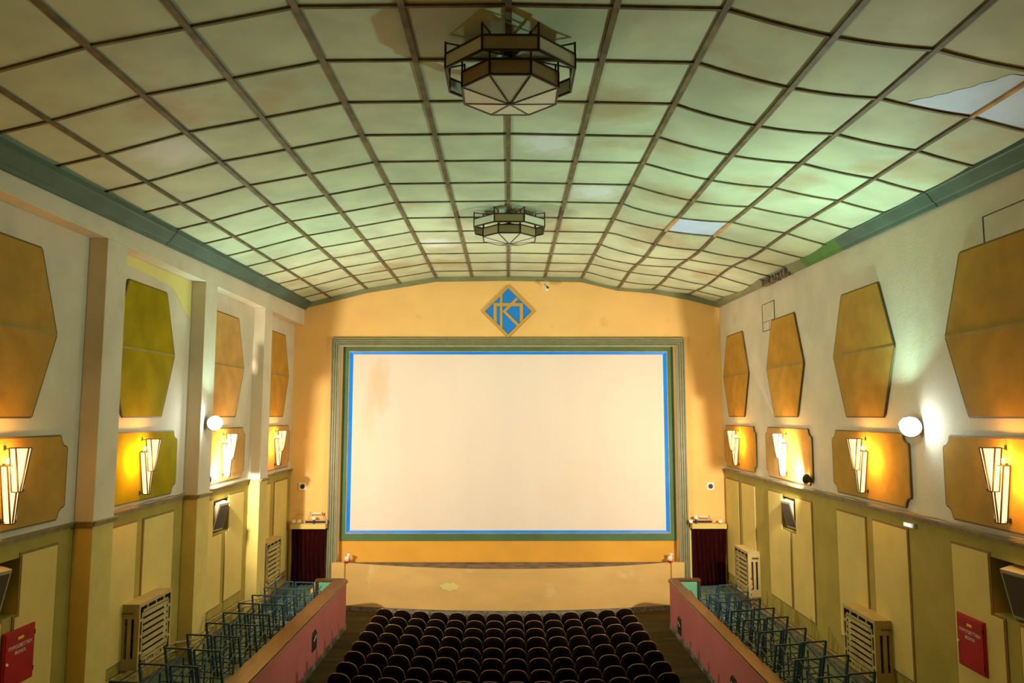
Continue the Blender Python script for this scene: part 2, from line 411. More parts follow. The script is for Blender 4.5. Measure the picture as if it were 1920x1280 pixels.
# raised dado panels (one mesh each, children of their wall)
def dado(side, xw, y0, y1, z0, z1, par, cut=None):
    def poly(e):
        P = [(y0 - e, z0 - e), (y1 + e, z0 - e), (y1 + e, z1 + e), (y0 - e, z1 + e)]
        if cut:
            cy, cz, hi = cut       # niche boundary y, bottom z; hi True when niche is at the high-y side
            if hi: P = [(y0 - e, z0 - e), (y1 + e, z0 - e), (y1 + e, cz - .04 + e), (cy - .03 + e, cz - .04 + e), (cy - .03 + e, z1 + e), (y0 - e, z1 + e)]
            else: P = [(y0 - e, z0 - e), (y1 + e, z0 - e), (y1 + e, z1 + e), (cy + .03 - e, z1 + e), (cy + .03 - e, cz - .04 + e), (y0 - e, cz - .04 + e)]
        return P
    mb = MB(); mb.mi = 0; mb.prism(poly(.032), xw, xw - side * .012, 'x')
    mb.mi = 1; mb.prism(poly(0), xw - side * .010, xw - side * .024, 'x')
    return struct(mb.build('wall_panel', [M['panel_edge'], M['panel']], par))
PT = Z0 - 1.80
for k, c in enumerate(MODL):
    zb = gz(c) + (.62 if k != 4 else .45)
    if k in (1, 3):
        n = nL[0] if k == 1 else nL[1]; off = .30 if k == 1 else .15
        dado(-1, XL, c - 1.1, c + (.13 if k == 3 else .42), zb, PT, wl, (n[0], NZ[0], True))
        dado(-1, XL, c + (.38 if k == 3 else .68), c + 1.45 if k == 3 else 10.72, zb, PT, wl, (n[1], NZ[0], False))
    elif k == 4:
        dado(-1, XL, 19.2, 20.12, zb, PT, wl); dado(-1, XL, 20.52, 21.65, zb - .02, PT, wl)
    else:
        dado(-1, XL, c - 1.05, c + .02, zb, PT, wl); dado(-1, XL, c + .28, c + 1.42, zb, PT, wl)
for k, c in enumerate(MODR):
    zb = gz(c) + .50
    if k == 3:
        dado(1, XR, 15.72, 16.80, zb, PT, wr, (nR[1][0], NZ[0], True)); dado(1, XR, 16.97, 18.28, zb, PT, wr, (nR[1][1], NZ[0], False))
    elif k == 1:
        dado(1, XR, 8.1, 9.42, zb, PT, wr, (nR[0][0], NZ[0], True)); dado(1, XR, 9.74, 10.78, zb, PT, wr, (nR[0][1], NZ[0], False))
    elif k == 4:
        dado(1, XR, 19.30, 20.35, zb - .2, PT, wr); dado(1, XR, 20.65, 21.80, zb - .15, PT, wr)
    else:
        dado(1, XR, c - 1.2, c - .10, zb, PT, wr); dado(1, XR, c + .19, c + 1.32, zb, PT, wr)

# ------------------------------------------------------------------ screen wall, stage
mb = MB()
for x0, x1 in ((-6.66, -4.93), (4.93, 6.66)): mb.box(x0, x1, 22, 22.3, 0, 9.9)
mb.box(-4.93, 4.93, 22, 22.3, Z0 + 2.07, 9.9)
mb.mi = 1; mb.box(-5.1, 5.1, 22.325, 22.6, 0, 8)
struct(mb.build('wall_front', [M['orange'], M['ochre']]))
struct(MB().box(-6.7, 6.7, YB - .3, YB, 0, 9.9).build('wall_rear', M['cream']))
def ring(mb, o, i, y0, y1):
    """rectangular ring: o and i are (x0,x1,z0,z1)"""
    mb.box(o[0], i[0], y0, y1, o[2], o[3]); mb.box(i[1], o[1], y0, y1, o[2], o[3])
    mb.box(i[0], i[1], y0, y1, i[3], o[3]); mb.box(i[0], i[1], y0, y1, o[2], i[2])
scr = thing('projection_screen', 'wide pale cinema screen edged in bright blue inside a green surround', 'screen', (0, 22.6, Z0 - .8))
def loc_(o): o.matrix_parent_inverse = o.parent.matrix_world.inverted() if False else Matrix.Translation(-Vector(o.parent.location)); return o
G = (-4.93, 4.93, Z0 - 3.63, Z0 + 2.07); B1 = (-4.74, 4.74, Z0 - 3.415, Z0 + 1.905); B2 = (-4.61, 4.61, Z0 - 3.32, Z0 + 1.80)
mb = MB(); ring(mb, G, B1, 22.285, 22.32); loc_(mb.build('surround', M['green'], scr))
mb = MB(); ring(mb, (B1[0] - .02, B1[1] + .02, B1[2] - .02, B1[3] + .02), B1, 22.27, 22.30); loc_(mb.build('gilt_edge', M['gold'], scr))
mb = MB(); A = [(B1[0], B1[2]), (B1[1], B1[2]), (B1[1], B1[3]), (B1[0], B1[3])]; Bq = [(B2[0], B2[2]), (B2[1], B2[2]), (B2[1], B2[3]), (B2[0], B2[3])]
for k in range(4):
    a, b, c, d = A[k], A[(k + 1) % 4], Bq[(k + 1) % 4], Bq[k]
    mb.face([(a[0], 22.275, a[1]), (b[0], 22.275, b[1]), (c[0], 22.30, c[1]), (d[0], 22.30, d[1])])
loc_(mb.build('blue_border', M['blue'], scr))
mb = MB(); mb.box(B2[0] - .02, B2[1] + .02, 22.295, 22.32, B2[2] - .02, B2[3] + .02); loc_(mb.build('screen_cloth', M['screen'], scr))

fr = thing('proscenium_frame', 'ribbed grey-green and gold moulding framing the stage opening', 'frame', (0, 22, 1))
W0 = [(5.20, 2.28), (5.135, 2.215), (5.07, 2.15), (5.005, 2.09)]
def uframe(mb, xo, zo, wd, y0, y1, zb):
    mb.box(-xo, -xo + wd, y0, y1, zb, Z0 + zo); mb.box(xo - wd, xo, y0, y1, zb, Z0 + zo); mb.box(-xo + wd, xo - wd, y0, y1, Z0 + zo - wd, Z0 + zo)
for k, (xo, zo) in enumerate(W0):
    mb = MB(); uframe(mb, xo, zo, .038, 21.90, 22, .72 + 0)
    loc_(mb.build('ridge', M['frame_teal'], fr))
    mb = MB(); uframe(mb, xo - .038, zo - .038, .027, 21.94, 22, .72)
    loc_(mb.build('groove', M['gold'], fr))
mb = MB(); uframe(mb, 4.985, 2.09, .05, 21.92, 22.05, Z0 - 4.2); loc_(mb.build('inner_band', M['grey'], fr))

stg = thing('stage', 'raised stage with bowed orange-tan plaster front below the screen', 'stage', (0, 22, 0))
def sy(x): return 22 - .68 * (1 - (x / 4.86) ** 2)
def sz(x): return Z0 - 4.18 - .07 * (1 - (x / 4.86) ** 2)
mb = MB(); mb.grid(lambda u, v: (-4.86 + 9.72 * u, sy(-4.86 + 9.72 * u), .12 + (sz(-4.86 + 9.72 * u) - .12) * v), 48, 4)
loc_(mb.build('front_wall', M['stage'], stg))
mb = MB(); mb.grid(lambda u, v: (-4.86 + 9.72 * u, sy(-4.86 + 9.72 * u) * (1 - v) + 22.32 * v, sz(-4.86 + 9.72 * u) * (1 - v) + (Z0 - 4.25) * v), 48, 3)
loc_(mb.build('stage_floor', M['stage_floor'], stg))
mb = MB(); mb.grid(lambda u, v: (-4.86 + 9.72 * u, sy(-4.86 + 9.72 * u) - .025, 0 + .12 * v), 48, 1); loc_(mb.build('skirting', M['concrete'], stg))
mb = MB()
_p = [(-1.63 + (.26 + .03 * math.sin(a * 5)) * math.cos(a), Z0 - 4.74 + (.10 + .018 * math.sin(a * 7)) * math.sin(a)) for a in [2 * math.pi * k / 40 for k in range(40)]]
mb.face([(x, sy(x) - .005, z) for x, z in _p])
loc_(mb.build('repair_patch', M['yellow_wash'], stg))
for s in (-1, 1):
    mb = MB(); mb.box(*sorted((s * 4.68, s * 5.04)), 21.86, 22.0, 0, Z0 - 4.18); loc_(mb.build('pier', M['stage'], stg))

# ------------------------------------------------------------------ floors
struct(MB().box(-6.7, 6.7, YB, 22.9, -.2, 0).build('floor', M['carpet']))
def gallery(s, nm):
    mb = MB(); xw = XL if s < 0 else XR
    n = 24
    for k in range(n + 2):
        y0, y1 = (YB + 23.2 * k / n, YB + 23.2 * (k + 1) / n) if k < n else ((20.2, 21) if k == n else (21, 22))
        xa = s * (4.34 if k < n else 5.02)
        mb.face([(xa, y0, gz(y0, s)), (xw, y0, gz(y0, s)), (xw, y1, gz(y1, s)), (xa, y1, gz(y1, s))])
    mb.mi = 1
    mb.box(*sorted((s * 5.02, s * 5.06)), 20.2, 22, 0, gz(21, s))
    return struct(mb.build(nm, [M['gallery'], M['stage']]))
gallery(-1, 'floor_gallery_left'); gallery(1, 'floor_gallery_right')

# ------------------------------------------------------------------ parapets
ZR = Z0 - 4.27
def parapet(s, label):
    t = thing('parapet', label, 'parapet', (s * 4.3, 10, 0))
    def outline(xi, xo, ye, r, xe, yi):
        P = [(s * xi, YB + .02)]
        for k in range(7):
            a = math.pi / 2 * k / 6
            P.append((s * (xi + r - r * math.cos(a)), ye - r + r * math.sin(a)))
        P += [(s * xe, ye), (s * xe, yi), (s * xo, yi), (s * xo, YB + .02)]
        return P
    mb = MB(); mb.prism(outline(4.22, 4.34, 20.22, .22, 4.98, 20.12), .13, ZR - .04, 'z'); loc_(mb.build('plaster_face', M['pink'], t))
    mb = MB(); mb.prism(outline(4.185, 4.56 if s < 0 else 4.44, 20.27, .30, 5.05, 20.06), ZR - .04, ZR, 'z'); loc_(mb.build('wooden_cap', M['wood'], t))
    mb = MB(); mb.prism(outline(4.175, 4.30, 20.28, .30, 4.6, 20.2), ZR - .052, ZR - .036, 'z'); loc_(mb.build('cap_lip', M['wood_edge'], t))
    mb = MB(); mb.prism(outline(4.205, 4.30, 20.23, .22, 4.9, 20.2), 0, .13, 'z'); loc_(mb.build('skirting', M['concrete'], t))
    mb = MB(); mb.box(*sorted((s * 4.36, s * 4.97)), 20.10, 20.125, gz(20, s), ZR - .04); loc_(mb.build('mint_lining', M['mint'], t))
    mb = MB(); mb.box(*sorted((s * 4.97, s * 5.04)), 20.05, 20.25, gz(20, s), ZR - .04); loc_(mb.build('end_post', M['dark_wood'], t))
    return t
parapet(-1, 'pink gallery parapet with brown wooden cap, left of the stalls')
parapet(1, 'pink gallery parapet with brown wooden cap, right of the stalls')
for s, y, z, lab in ((-1, 16.83, Z0 - 4.88, 'small dark step light sunk in the left pink parapet'),
                     (1, 18.95, Z0 - 5.16, 'small dark step light in right pink parapet, nearer the stage'),
                     (1, 14.5, Z0 - 5.08, 'small dark step light in right pink parapet, nearer the balcony')):
    t = thing('step_light', lab, 'light', (s * 4.22, y, z), 0, 'step lights in the parapets')
    mb = MB(); mb.mi = 0; mb.box(-.012, .012, -.19, .19, -.19, .15); mb.build('housing', M['dark'], t)
    mb = MB(); mb.prism([(-.19, .15), (.19, .15), (.05, .24), (-.19, .21)], -.012, .012, 'x'); mb.build('shade', M['dark_wood'], t)
    mb = MB(); mb.bar((-s * .02, -.1, .02), (-s * .02, .1, .10), .012); mb.build('lamp_tube', M['white'], t)

# ------------------------------------------------------------------ acoustic panels
def hexpanel(side, xw, c, m, label, zs=(2.24, 1.12, -.01), ht=.68, hm=1.12):
    t = thing('acoustic_panel', label, 'panel', (xw, c, Z0 + 1.1), 0, 'hexagonal acoustic panels on the ' + ('left wall' if side < 0 else 'right wall'))
    zt, zm, zb = (z - 1.1 for z in zs); s = -side
    P = [(-ht, zb), (ht, zb), (hm, zm), (ht, zt), (-ht, zt), (-hm, zm)]
    mb = MB(); mb.prism(P, 0, s * .04, 'x'); mb.build('fabric', m, t)
    mb = MB()
    for a, b in zip(P, P[1:] + P[:1]): mb.bar((s * .025, *a), (s * .025, *b), .05, .028, (1, 0, 0))
    mb.build('frame', M['edge'], t)
    mb = MB(); mb.bar((s * .042, -hm, zm), (s * .042, hm, zm), .012, .035); mb.build('centre_strip', M['strip'], t)
hexpanel(-1, XL, 9.2 + .05, M['hex_brown'], 'brown hexagonal fabric panel cut by the left edge of photo')
hexpanel(-1, XL, 12.96, M['hex_olive'], 'olive green hexagonal fabric panel on the left wall', hm=1.10)
hexpanel(-1, XL, 16.65, M['hex_tan'], 'tan hexagonal panel on left wall between the cold floodlight and stage-side pilaster')
hexpanel(-1, XL, 20.30, M['hex_orange'], 'orange hexagonal panel on left wall nearest the screen wall')
hexpanel(1, XR, 9.48, M['hex_brown'], 'large brown hexagonal panel on right wall, cut by the right edge of photo')
hexpanel(1, XR, 13.18, M['hex_brown'], 'brown hexagonal panel on right wall, just left of the cold floodlight')
hexpanel(1, XR, 16.92, M['hex_orange'], 'orange hexagonal panel on right wall overlapping a small wall hatch')
hexpanel(1, XR, 20.57, M['hex_orange'], 'orange hexagonal panel on right wall nearest the screen wall')

# ------------------------------------------------------------------ notched boards behind the wall lamps
def board(side, xw, c, m, label):
    t = thing('lamp_board', label, 'board', (xw, c, Z0 - .86), 0, 'notched boards behind the wall lamps')
    s = -side; a, b, r = 1.37, .57, .16
    P = []
    for sx, sz_, st in ((1, -1, 0), (1, 1, 1), (-1, 1, 2), (-1, -1, 3)):
        arc = [(sx * (a - r * math.cos(q)), sz_ * (b - r * math.sin(q))) for q in [math.pi / 2 * k / 6 for k in range(7)]]
        arc = [(sx * a, sz_ * (b - r))] + [(sx * (a - .0 - r * math.sin(q) if False else a - r * math.sin(q)), sz_ * (b - r * math.cos(q))) for q in [math.pi / 2 * k / 6 for k in range(7)]] if False else arc
        P += arc if sx * sz_ < 0 else arc[::-1]
    # concave corner arcs centred on the corners
    P = []
    for sx, sz_ in ((1, -1), (1, 1), (-1, 1), (-1, -1)):
        arc = [(sx * (a - r * math.cos(q)), sz_ * (b - r * math.sin(q))) for q in [math.pi / 2 * k / 6 for k in range(7)]]
        P += arc[::-1] if sx * sz_ > 0 else arc
    # order so that the outline runs round once
    P = sorted(P, key=lambda p: math.atan2(p[1] / b, p[0] / a))
    mb = MB(); mb.prism(P, 0, s * .035, 'x'); mb.build('fabric', m, t)
    mb = MB()
    for p, q in zip(P, P[1:] + P[:1]): mb.bar((s * .022, *p), (s * .022, *q), .044, .022, (1, 0, 0))
    mb.build('edging', M['edge'], t)
BM = {'L': [M['hex_brown'], M['hex_brown'], M['hex_olive'], M['hex_tan'], M['hex_tan']], 'R': [M['hex_brown'], M['hex_brown'], M['hex_brown'], M['hex_tan'], M['hex_orange']]}
BLL = ['brown notched board on the left wall beside the balcony', 'brown notched board at the left edge of photo behind a wall lamp', 'olive green notched board on the left wall behind a wall lamp',
       'tan notched board on left wall, right of the cold floodlight', 'tan notched board on left wall nearest the screen wall']
BLR = ['brown notched board on the right wall beside the balcony', 'brown notched board at the right edge of photo behind a wall lamp', 'brown notched board on right wall, lower left of the cold floodlight',
       'tan notched board on right wall with halogen flood at its lower corner', 'brown notched board on right wall nearest the screen wall']
CL = [5.5, 9.42, 12.97, 16.65, 20.35]; CR = [5.75, 9.45, 13.16, 16.92, 20.42]
for k in range(0, 5):
    board(-1, XL, CL[k], BM['L'][k], BLL[k]); board(1, XR, CR[k], BM['R'][k], BLR[k])

# ------------------------------------------------------------------ wall lamps (sconces)
def sconce(side, xw, c, label):
    s = -side
    t = thing('wall_lamp', label, 'wall lamp', (xw + s * .035, c, Z0 - .86), 0, 'stepped glass wall lamps')
    def unit(zt, zb, top, bot, w0, w1):
        # plan outline (out from the wall u, along the wall v)
        def ring_(u, w, z): return [(s * u[0], -w, z), (s * u[1], -w, z), (s * u[2], -w * .35, z), (s * u[2], w * .35, z), (s * u[1], w, z), (s * u[0], w, z)]
        A = ring_(top, w0, zt); B = ring_(bot, w1, zb)
        g = MB()
        for i in range(6): g.face([A[i], B[i], B[(i + 1) % 6], A[(i + 1) % 6]])
        g.face(B)
        go = g.build('glass_shade', M['sconce_glass'], t)
        f = MB()
        for i in range(6):
            f.bar(A[i], B[i], .015); f.bar(A[i], A[(i + 1) % 6], .014); f.bar(B[i], B[(i + 1) % 6], .014)
        f.build('came', M['came'], go)
    unit(.46, -.08, (.11, .19, .32), (.155, .235, .24), .075, .05)
    unit(.24, -.47, (.02, .105, .22), (.08, .165, .17), .085, .05)
    for zz, u1 in ((.46, .11), (.24, .03), (-.44, .10)):
        b = MB(); b.bar((0, 0, zz - .01), (s * u1, 0, zz - .01), .012); b.box(*sorted((0, s * .012)), -.02, .02, zz - .035, zz + .025)
        b.bar((s * u1, -.07, zz - .01), (s * u1, .07, zz - .01), .01); b.build('bracket', M['came'], t)
    g = MB(); bmesh.ops.create_uvsphere(g.bm, u_segments=10, v_segments=8, radius=.032, matrix=Matrix.Translation((s * .07, 0, .16 + .14)))
    g.build('bulb', M['sconce_bulb'], t, smooth=True)
    lamp('POINT', (xw + s * .16, c, Z0 - .86 + .36), SE * .34 * (.4 if c < 7 else 1), WARM, .05)
    lamp('POINT', (xw + s * .27, c - .30, Z0 - .86 + .10), SE * .50 * (.4 if c < 7 else 1), WARM, .12)
SE = 118
SLL = ['lit stepped glass wall lamp beside the balcony, left wall', 'lit glass wall lamp at the left edge of photo', 'lit stepped glass wall lamp on the olive green board', 'lit stepped glass wall lamp beside the left cold floodlight', 'lit stepped glass wall lamp on left wall nearest the screen wall']
SLR = ['lit stepped glass wall lamp beside the balcony, right wall', 'lit stepped glass wall lamp at the right edge of photo', 'lit stepped glass wall lamp, second from right edge, left of cold floodlight', 'lit stepped glass wall lamp on right board with the halogen flood', 'lit stepped glass wall lamp on right wall nearest the screen wall']
for k in range(0, 5):
    sconce(-1, XL, CL[k] - .05 * 0 if k != 1 else 9.45, SLL[k]); sconce(1, XR, CR[k] + (.0), SLR[k])

# ------------------------------------------------------------------ floodlights
def flood(loc, aim, m, label, sc=1.0, arm=(0, 0, 0)):
    t = thing('floodlight', label, 'floodlight', loc)
    q = Vector(aim).to_track_quat('-Z', 'Y').to_matrix().to_4x4()
    mb = MB(); R_ = .115 * sc
    mb.tube([(0, 0, -.012), (0, 0, .02), (0, 0, .07 * sc), (0, 0, .12 * sc)], [R_ * 1.06, R_ * 1.08, R_ * .8, R_ * .45], 20)
    o = mb.build('housing', M['metal_dark'], t); o.matrix_local = q
    mb = MB(); mb.tube([(0, 0, -.014), (0, 0, -.03), (0, 0, -.038)], [R_ * .97, R_ * .8, R_ * .3], 20)
    o = mb.build('front_glass', m, t); o.matrix_local = q
    mb = MB(); mb.tube([(0, 0, 0), (arm[0] * .5, arm[1] * .5, arm[2] * .5 - .03), arm], .012, 6); mb.build('bracket', M['metal_dark'], t)
flood((-5.86, 15.02, Z0 - .15), (.45, -.9, .15), M['flood_glass'], 'glaring cold white floodlight on the left wall pilaster', 1.25, (-.15, .05, -.02))
flood((6.14, 11.44, Z0 - .17), (-.45, -.9, .15), M['flood_glass'], 'glaring cold white floodlight on the right wall', 1.35, (.15, .05, -.02))
flood((6.16, 15.62, Z0 - 1.30), (-.50, 1, .10), M['halogen_glass'], 'small warm halogen flood on right wall just above the moulding', .8, (.14, -.05, -.06))
flood((-6.19, 15.62, Z0 - 1.30), (.50, 1, .10), M['halogen_glass'], 'small warm halogen flood hidden behind the left pilaster', .8, (-.14, -.05, -.06))

# ------------------------------------------------------------------ ceiling lanterns
def lantern(y, label):
    t = thing('ceiling_lantern', label, 'ceiling lamp', (0.02, y, Z0 + 4.10), 0, 'octagonal ceiling lanterns')
    def octo(ap, z): R = ap / math.cos(math.pi / 8); return [Vector((R * math.sin(math.pi / 4 * k + math.pi / 8), -R * math.cos(math.pi / 4 * k + math.pi / 8), z)) for k in range(8)]
    zt = 4.10
    def band(ap, z0, z1, m, nm):
        A = octo(ap, z0 - zt); B = octo(ap, z1 - zt)
        for k in range(8):
            k2 = (k + 1) % 8; d = (A[k] + A[k2]).normalized() * .004; d.z = 0
            g = MB(); g.face([A[k], A[k2], B[k2], B[k]]); g.build(nm, m[k % len(m)], t, solid=.006)
        f = MB()
        for k in range(8):
            k2 = (k + 1) % 8
            f.bar(A[k], A[k2], .022); f.bar(B[k], B[k2], .022); f.bar(A[k], B[k], .026)
        f.build('came', M['came'], t)
    ga, gp = M['glass_amber'], M['glass_pale']
    band(.71, 3.78, 3.94, [gp, gp, gp, ga], 'outer_pane'); band(.53, 3.60, 3.77, [ga], 'inner_pane')
    A = octo(.53, 3.60 - zt); ap = Vector((0, 0, 3.50 - zt)); f = MB()
    for k in range(8):
        k2 = (k + 1) % 8; g = MB(); g.face([A[k], A[k2], ap]); g.build('bottom_pane', gp, t, solid=.005)
        f.bar(A[k], ap, .018)
    f.build('bottom_came', M['came'], t)
    f = MB(); O = octo(.71, 3.94 - zt); I = octo(.53, 3.77 - zt)
    for k in range(8):
        f.bar(O[k], O[k] + Vector((0, 0, .14)), .022); f.bar(I[k], I[k] + Vector((0, 0, .31)), .020)
        f.bar(O[k] + Vector((0, 0, .13)), I[k] + Vector((0, 0, .30)), .014)
    for k in range(0, 8, 2): f.bar(I[k] + Vector((0, 0, .30)), (0, 0, -.03), .014)
    f.build('hanger_rods', M['came'], t)
    f = MB(); f.tube([(0, 0, .03), (0, 0, -.25)], .03, 8); f.tube([(0, 0, .03), (0, 0, -.03)], [.12, .06], 12); f.build('centre_stem', M['came'], t)
    for k in range(4):
        a = math.pi / 2 * k + .5; p = Vector((.25 * math.sin(a), .25 * math.cos(a), -.24)); q = MB()
        q.bar((0, 0, -.16), p, .012); q.tube([p, p + Vector((0, 0, -.07))], .018, 8); q.build('lamp_holder', M['metal_dark'], t)
lantern(8.13, 'large unlit octagonal glass lantern near the top of photo')
lantern(15.03, 'unlit octagonal glass lantern hanging nearer the screen')

# ------------------------------------------------------------------ emblem
em = thing('emblem', 'blue and gold diamond emblem with interlaced letters above the screen', 'emblem', (0, 21.995, Z0 + 3.08))
S = .79
mb = MB(); mb.prism([(-S, 0), (0, -S), (S, 0), (0, S)], -.03, 0, 'y'); mb.build('blue_field', M['emb_blue'], em)
mb = MB()
D = [(-S, 0), (0, -S), (S, 0), (0, S)]; e = .125
for a, b in zip(D, D[1:] + D[:1]):
    ia = tuple(v * (1 - e) for v in a); ib = tuple(v * (1 - e) for v in b)
    mb.prism([a, b, ib, ia], -.05, 0, 'y')
mb.build('gold_border', M['emb_gold'], em)
k_ = S / 215.0
def ep(x, y): return ((x - 655) * k_, -(y - 1043) * k_)
mb = MB()
for n_, P in enumerate(([(536, 976), (774, 976), (774, 1001), (536, 1001)], [(536, 976), (561, 976), (561, 1135), (536, 1110)], [(748, 976), (774, 976), (774, 1110), (748, 1135)],
          [(588, 900), (607, 890), (607, 1190), (588, 1180)], [(607, 1043), (718, 930), (737, 943), (637, 1046)], [(607, 1043), (637, 1043), (742, 1148), (724, 1163)])):
    mb.prism([ep(*p) for p in P], -.040 - .0015 * n_, -.001 * n_ - .001, 'y')
mb.build('gold_monogram', M['emb_gold'], em)

# ------------------------------------------------------------------ camera on the ceiling over the screen
t = thing('security_camera', 'small white camera hanging from the ceiling moulding above the screen', 'camera', (1.10, 21.75, Z0 + 3.95))
MB().tube([(0, .1, .08), (0, .05, -.05), (0, 0, -.12)], .012, 6).build('bracket', M['white'], t)
bd = MB().bar((-.05, .06, -.12), (.05, -.12, -.26), .09, .11).build('body', M['white'], t, bevel=.01)
MB().tube([(.04, -.11, -.20), (.055, -.15, -.22)], .035, 10).build('lens', M['dark'], bd)
# wall thermostats
for x, lab in ((-5.96, 'square white wall vent left of the screen'), (5.88, 'square white wall vent right of the screen')):
    t = thing('wall_vent', lab, 'vent', (x, 22, Z0 - 2.04), 0, 'white wall vents beside the screen')
    MB().box(-.11, .11, -.03, 0, -.11, .11).build('plate', M['white'], t, bevel=.006)
    MB().tube([(0, -.028, 0), (0, -.036, 0)], .068, 20).build('dark_opening', M['metal_dark'], t)

# ------------------------------------------------------------------ curtained doorways either side
def curtain(s, x0, x1, label, lab2):
    t = thing('curtain', label, 'curtain', ((x0 + x1) / 2, 21.80, gz(21, s)), 0, 'dark red curtains beside the stage')
    W = x1 - x0; Hc = Z0 - 3.22 - gz(21, s) - .03
    ph = 0 if s < 0 else 1.3
    def fn(u, v):
        x = -W / 2 + W * u + .02 * math.sin(v * 3 + u * 4); am = .028 + .018 * (1 - v)
        return (x, am * math.sin(u * 46 + ph + .9 * math.sin(v * 2.5)) + .012 * math.sin(u * 83 + v * 5), .02 + Hc * v - .0)
    MB().grid(fn, 110, 10).build('cloth', M['velvet'], t, solid=.008)
    MB().tube([(-W / 2, 0, Hc + .01), (W / 2, 0, Hc + .01)], .012, 8).build('rod', M['metal_dark'], t)
    d = thing('pelmet_shelf', lab2, 'shelf', ((x0 + x1) / 2, 21.85, Z0 - 3.22), 0, 'cream shelves over the curtains')
    MB().box(-W / 2 - .018, W / 2 + .018, -.17, .15, .01, .15).build('board', M['panel'], d, bevel=.006)
    MB().box(-W / 2 - .06, -W / 2 - .01 if s > 0 else -W / 2 - .03, .02, .15, -1.5, .01).build('jamb', M['panel'], d)
    return t
curtain(-1, -6.18, -5.22, 'dark red velvet curtain left of the stage', 'cream shelf over the left red curtain')
curtain(1, 5.27, 6.22, 'dark red velvet curtain right of the stage', 'cream shelf over the right red curtain')
def disc_lamp(x, z, lab, r=.055):
    t = thing('round_lamp', lab, 'lamp', (x, 21.71, z), 0, 'small round lamps over the curtains')
    MB().tube([(0, -.03, 0), (0, .03, 0)], r, 16).build('face', M['white'], t, bevel=.008)
    MB().box(-.02, .02, -.01, .025, -r - (z - r - (Z0 - 3.07)) if z - r > Z0 - 3.07 else -r - .001, -r + .01).build('foot', M['metal_dark'], t)
def exit_box(x, lab):
    t = thing('exit_sign', lab, 'sign', (x, 21.78, Z0 - 3.07), 0, 'dark exit signs over the curtains')
    MB().box(-.33, .33, -.03, .05, .0, .10).build('case', M['speaker_case'], t)
    MB().box(-.29, .29, -.036, -.03, .022, .078).build('face', M['exit_face'], t)
def tube_fixture(x, z, lab, lit):
    t = thing('emergency_light', lab, 'light', (x, 21.80, z), 0, 'small tube lights over the curtains')
    MB().tube([(-.15, 0, 0), (.15, 0, 0)], .028, 10).build('diffuser', M['white'], t)
    for sx in (-1, 1): MB().box(sx * .165 - .015, sx * .165 + .015, -.035, .035, -.04, .04).build('end_cap', M['speaker_case'], t)
    for sx in (-1, 1): MB().bar((sx * .16, .02, 0), (sx * .24, .06, Z0 - 2.97 - z), .008).build('wire_leg', M['metal_dark'], t)
disc_lamp(-6.11, Z0 - 3.0, 'round white lamp over left curtain, outermost'); disc_lamp(-5.96, Z0 - 3.0, 'round white lamp over left curtain, second from the wall')
disc_lamp(-5.54, Z0 - 2.90, 'round white lamp in front of the left tube light')
exit_box(-5.50, 'dark exit sign over the left curtain'); tube_fixture(-5.50, Z0 - 2.79, 'small tube light above the left exit sign', 0)
disc_lamp(5.22, Z0 - 3.0, 'round white lamp at stage end of the right shelf'); disc_lamp(6.06, Z0 - 3.0, 'round white lamp at wall end of the right shelf')
disc_lamp(5.37, Z0 - 2.89, 'round white lamp left of the right tube light')
exit_box(5.54, 'dark exit sign over the right curtain'); tube_fixture(5.60, Z0 - 2.89, 'small tube light above the right exit sign', 0)

# cellophane-wrapped baskets on the stage corners
def basket(x, lab):
    t = thing('wrapped_bundle', lab, 'bundle', (x, 21.93 + .02, Z0 - 4.19), 0, 'wrapped bundles on the stage')
    mb = MB(); mb.tube([(0, 0, 0), (0, 0, .05), (.01, 0, .13), (.02, 0, .16)], [.07, .09, .075, .04], 12); mb.build('contents', M['red_wrap'], t, smooth=True)
    mb = MB(); mb.tube([(-.02, -.03, .05), (0, -.02, .14), (.03, 0, .18), (.05, 0, .26)], [.085, .08, .03, .075], 10); mb.build('wrap', M['cellophane'], t, smooth=True)
basket(-4.62, 'small red bundle in clear wrap on the left stage corner'); basket(4.66, 'small red bundle in clear wrap on the right stage corner')

